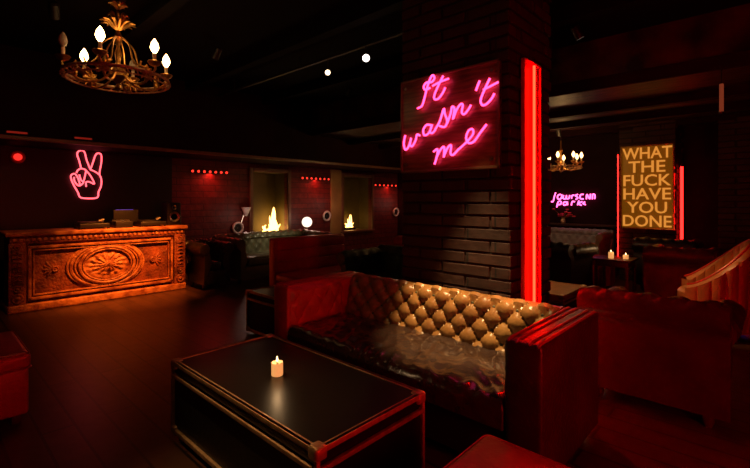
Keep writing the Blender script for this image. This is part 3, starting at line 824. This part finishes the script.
# globe lamp between niches on a console
q = on_x(307, 222, -7.7)
t = thing('side_table', 'narrow dark side table under the glowing globe lamp', 'table', (-7.7, q.y, 0))
MB().box(-.22, .22, -.3, .3, .62, .65, .005).build('table_top', M['dark_wood'], t)
for a in (-1, 1):
    for b in (-1, 1): MB().box(a*.19-.02, a*.19+.02, b*.27-.02, b*.27+.02, 0, .62).build('leg', M['dark_wood'], t)
t = thing('globe_lamp', 'glowing white globe lamp between the two flame niches', 'lamp', (-7.7, q.y, .65))
MB().lathe([(.08, 0), (.08, .015), (.02, .03), (.018, q.z-.65-.11)], 18).build('base', M['steel'], t)
R_ = .115
MB().lathe([(R_*math.sin(a), -R_*math.cos(a)) for a in [PI*(k+.3)/14 for k in range(14)]], 24, c=(0, 0, q.z-.65)).build('globe', E_GLOBE, t)
lamp('POINT', (-7.5, q.y, q.z+.05), 4, (1, .6, .4), shadow_soft_size=.12)
# ring sconces
def sconce(px, py, label, shade=False, r=.105):
    q = on_x(px, py, XW+.05)
    t = thing('ring_sconce', label, 'wall light', (XW, q.y, q.z))
    MB().lathe([(.03, 0), (.03, .04)], 14, mtx=RX).build('wall_mount', M['steel'], t)
    MB().tube([(.05, r*math.cos(a), r*math.sin(a)) for a in [2*PI*k/30 for k in range(30)]], .024, 10, closed=True).build('ring', M['white'], t)
    MB().lathe([(r*.9, .035), (r*.85, .045), (.01, .04)], 22, mtx=RX).build('dark_disc', M['black'], t)
    if shade:
        MB().tube([(.06, r*.6, r*.9), (.06, .12, .26)], .012, 8).build('stem', M['steel'], t)
        MB().lathe([(.03, .24), (.05, .30), (.10, .42), (.095, .42), (.03, .27)], 18, c=(.12, .14, 0)).build('lamp_shade', M['white'], t)
    lamp('POINT', (XW+.45, q.y+.05, q.z+.25), 1.6, (1, .6, .45), shadow_soft_size=.05)
sconce(238, 228, 'pale ring sconce with cone shade left of first flame niche', True)
sconce(327, 216, 'pale ring sconce left of second flame niche')
sconce(396, 212, 'pale ring sconce half hidden behind the brick pillar')

# ------------------------------------------------------------------ chandeliers
def chandelier(label, loc, R_, ztop, lit=(1, 1, 1, 1, 1, 1), a0=0, power=30, detail=True, bulbm=None, body=None):
    t = thing('chandelier', label, 'chandelier', loc)
    g = body or M['gold']; d = ztop-loc[2]
    MB().tube([(0, 0, .55*R_/.42), (0, 0, d)], .008, 8).build('chain', M['black'], t)
    s = R_/.42
    MB().lathe([(.005*s, -.16*s), (.03*s, -.13*s), (.015*s, -.09*s), (.075*s, -.02*s), (.05*s, .06*s), (.02*s, .10*s), (.03*s, .2*s), (.014*s, .26*s), (.04*s, .34*s), (.015*s, .40*s), (.012*s, .56*s)], 18).build('stem', g, t)
    rm = MB()
    rm.tube([(R_*math.cos(a), R_*math.sin(a), -.03*s) for a in [2*PI*k/60 for k in range(60)]], .016*s, 8, closed=True)
    rm.tube([(R_*.96*math.cos(a), R_*.96*math.sin(a), -.075*s) for a in [2*PI*k/60 for k in range(60)]], .008*s, 6, closed=True)
    for k in range(36):
        a = 2*PI*k/36
        rm.tube(spline([(R_*math.cos(a), R_*math.sin(a), -.03*s), (R_*1.05*math.cos(a+.05), R_*1.05*math.sin(a+.05), -.06*s), (R_*.96*math.cos(a+.1), R_*.96*math.sin(a+.1), -.08*s)], 3), .006*s, 5)
    rm.build('rim', M['brass'], t)
    n = len(lit)
    for k in range(n):
        a = a0+2*PI*k/n; ca, sa = math.cos(a), math.sin(a)
        arm = MB().tube(spline([(0.03*s*ca, .03*s*sa, .05*s), (.14*s*ca, .14*s*sa, -.08*s), (.30*s*ca, .30*s*sa, -.10*s), (R_*ca, R_*sa, 0), (R_*ca, R_*sa, .05*s)], 5), .010*s, 7).build('arm', g, t)
        if detail:      # scrolls up to the crown and a leaf rosette on each arm
            MB().tube(spline([(.04*s*ca, .04*s*sa, .34*s), (.13*s*ca, .13*s*sa, .26*s), (.17*s*ca, .17*s*sa, .12*s), (.24*s*ca, .24*s*sa, .05*s), (.27*s*ca, .27*s*sa, .10*s)], 5), .008*s, 6).build('scroll', g, arm)
            lf = MB()
            for j in range(8):
                b = j*PI/4; cxx = Vector((.33*s*ca, .33*s*sa, -.02*s))
                lf.tube([cxx, cxx+Vector((-sa*math.cos(b)*.05*s, ca*math.cos(b)*.05*s, math.sin(b)*.05*s+.01)), cxx+Vector((-sa*math.cos(b)*.085*s, ca*math.cos(b)*.085*s, math.sin(b)*.085*s))], [.008*s, .018*s, .002], 6)
            lf.build('leaf_rosette', g, arm)
        MB().lathe([(.01*s, .03*s), (.045*s, .05*s), (.06*s, .075*s), (.055*s, .08*s), (.02*s, .07*s)], 14, c=(R_*ca, R_*sa, 0)).build('cup', g, arm)
        MB().lathe([(.016*s, .07*s), (.016*s, .15*s)], 12, c=(R_*ca, R_*sa, 0)).build('candle_sleeve', M['wax'], arm)
        bm_ = (bulbm or E_BULB) if lit[k] else M['glass']
        MB().lathe([(.010*s, .15*s), (.026*s, .175*s), (.038*s, .205*s), (.028*s, .245*s), (.004*s, .285*s)], 12, c=(R_*ca, R_*sa, 0)).build('bulb', bm_, arm)
    if detail:
        lf = MB()
        for zz, rr, nn_, up in ((.40, .15, 12, .10), (.42, .09, 8, .16), (.60, .08, 8, .06)):
            for j in range(nn_):
                b = 2*PI*j/nn_+zz
                lf.tube(spline([(0, 0, zz*s), (rr*.6*math.cos(b)*s, rr*.6*math.sin(b)*s, (zz+up*.8)*s), (rr*math.cos(b)*s, rr*math.sin(b)*s, (zz+up*.7)*s)], 3), [.006*s, .01*s, .014*s, .016*s, .013*s, .008*s, .003*s], 6)
        lf.build('leaf_crown', g, t)
    MB().lathe([(.06, d-.04), (.07, d-.01), (.07, d)], 16).build('ceiling_rose', M['black'], t)
    lamp('POINT', (loc[0], loc[1], loc[2]+.33*s), power, (1, .55, .2), shadow_soft_size=.10)
    return t
ang = math.atan2(SU, CU)       # camera-right direction in the room
# arms counted from camera-left, anticlockwise seen from above
chandelier('gilded candle chandelier with four lit bulbs above the booth, upper left', (-4.48, 1.29, 2.57), .42, ZC, (1, 0, 1, 1, 1, 0), ang+PI-.30, 2.5)
q = on_y(562, 160, 7.8)
chandelier('small gold candle chandelier far off beside the red neon column', (q.x-.02, 7.8, q.z-.10), .33, ZD, (1,)*8, .2, 9, False, emit('far_bulb', (1, .55, .2), 6))
chandelier('added gold candle chandelier hidden behind the brick pillar, lighting the low ceiling', (-5.0, 7.0, 2.1), .33, ZD, (1,)*8, .2, 22, False, emit('far_bulb', (1, .5, .18), 6))  # unseen chandelier added to throw warm light on the dropped ceiling

# ------------------------------------------------------------------ track and spotlights
t = thing('light_track', 'black track on ceiling carrying small spotlights', 'track', (0, 0, 0))
TY = on_y(366, 58, 1).y
def zplane(px, py, z):
    Z = F*(z-H)/(HOR-py); a, b = ray(px); return Vector((a*Z, b*Z, z))
s1 = zplane(366, 58, 3.0); s2 = zplane(331, 71, 3.0)
MB().box(-6.85, -2.6, s1.y-.02, s1.y+.02, ZC-.17, ZC-.14).build('track_rail', M['black'], t)
mb = MB()
for x in (-6.3, -4.6, -3.0): mb.tube([(x, s1.y, ZC-.15), (x, s1.y, ZC)], .008, 6)
each(mb, 'hanger', M['black'], t)
def spot(label, loc, target, energy, col, size=60, blend=.6, rr=.04, lens=None, yt=None, soft=.03, hang=None):
    loc = Vector(loc); d = (Vector(target)-loc).normalized(); q = d.to_track_quat('Z', 'Y').to_matrix()
    t = thing('spotlight', label, 'spotlight', loc)
    MB().lathe([(rr*.7, -.12), (rr*1.1, -.10), (rr*1.1, .03), (rr*.95, .03), (rr*.9, .0)], 18, mtx=q).build('housing', M['black'], t)
    MB().lathe([(rr*.88, .002), (rr*.8, .010), (.003, .014)], 18, mtx=q).build('lens', lens or E_SPOT, t)
    top = (hang if hang is not None else ZC)-loc.z
    MB().tube([q @ Vector((0, 0, -.06)), Vector((0, 0, top))], .007, 6).build('stem', M['black'], t)
    if energy:
        lamp('SPOT', loc+d*.06, energy, col, None, target, spot_size=math.radians(size), spot_blend=blend, shadow_soft_size=soft)
    return t
spot('bright small spotlight at right end of the ceiling track', s1, (0, .3, 1.2), 0, (1, 1, 1), rr=.045, lens=emit('white_lens', (1, .86, .74), 6), hang=ZC-.16)
spot('dimmer small spotlight left on the ceiling track', (s2.x, s1.y, s2.z-.03), (0, -.3, .9), 0, (1, 1, 1), rr=.036, lens=emit('cream_lens', (1, .75, .45), 4), hang=ZC-.16)
WARM = (1, .62, .27)
spot('ceiling spotlight over the large tufted sofa', (-1.5, 2.3, 3.15), (-1.56, 2.56, .6), 500, (1, .66, .28), 29, .6)
spot('ceiling spotlight aimed at the carved booth', (-5.0, 2.5, 3.15), (-6.85, 2.12, .36), 1500, (1, .25, .03), 42, 1)
spot('ceiling spotlight over the floor before the booth', (-5.0, .9, 3.15), (-6.85, 1.4, .55), 45, (1, .24, .04), 60, .9)
spot('ceiling spotlight over the far banquette', (-2.9, 8.0, 2.60), (-2.95, 9.1, .8), 14, (1, .85, .7), 40, .7, hang=ZD)
spot('ceiling spotlight over the low table by the pillar', (-1.9, 4.9, 3.1), (-1.9, 4.8, .45), 70, (1, .6, .25), 28, .7)
spot('added ceiling spotlight brightening the tan barrel chair', (-1.5, 4.7, 3.1), (-.62, 5.6, .7), 190, (1, .52, .18), 22, .7)  # unseen fixture added for warm light on the chair
spot('added ceiling spotlight brightening the green chesterfield', (-5.2, 4.9, 3.15), (-6.9, 4.75, .5), 170, (1, .8, .5), 28, .8)  # added lamp, lifts the sofa out of the dark

spot('added ceiling spotlight brightening near edge of the black trunk coffee table', (-2.3, .6, 3.15), (-1.9, 1.02, .45), 150, (1, .55, .2), 30, .8)  # added so the trunk's near trim catches gold light
spot('added ceiling spotlight brightening the strip beside the second flame niche', (-6.4, 6.2, 3.15), (-7.9, 6.4, 1.3), 60, (1, .55, .2), 22, .8)  # added fill for the tan strip next to the niche
p0 = ray(721.5); Zp = 4.3
t = thing('light_streak', 'made-up slim orange tube in place of a light streak near upper right corner', 'light streak', (p0[0]*Zp, p0[1]*Zp, 0))  # pendant made up in place of a reflected streak of light
MB().tube([(0, 0, 2.28), (0, 0, 2.56)], .018, 10).build('tube', emit('dim_orange', (1, .16, .06), .16), t)
MB().tube([(0, 0, 2.56), (0, 0, ZC if p0[1]*Zp < YD else ZD)], .005, 6).build('rod', M['black'], t)
MB().lathe([(.02, 2.26), (.022, 2.28), (.01, 2.29)], 10).build('end_cap', M['black'], t)
GR = {'spotlight': 'ceiling spotlights', 'light_bar': 'rows of red bulbs on the left wall', 'ring_sconce': 'ring sconces on the left wall', 'chandelier': 'candle chandeliers',
      'ottoman': 'square red ottomans', 'chesterfield_chair': 'armchairs around the lounge', 'chesterfield_sofa': 'chesterfield sofas', 'trunk_table': 'metal-edged trunk tables',
      'candle': 'pillar candles', 'turntable': 'turntables on the carved booth', 'flame_burner': 'fires in the wall niches', 'neon_stick': 'straight red neon tubes', 'beam_glint': 'made-up red glints on the beam'}
for o in C.objects:
    k = o.name.split('.')[0]
    if o.parent is None and 'label' in o and k in GR: o['group'] = GR[k]
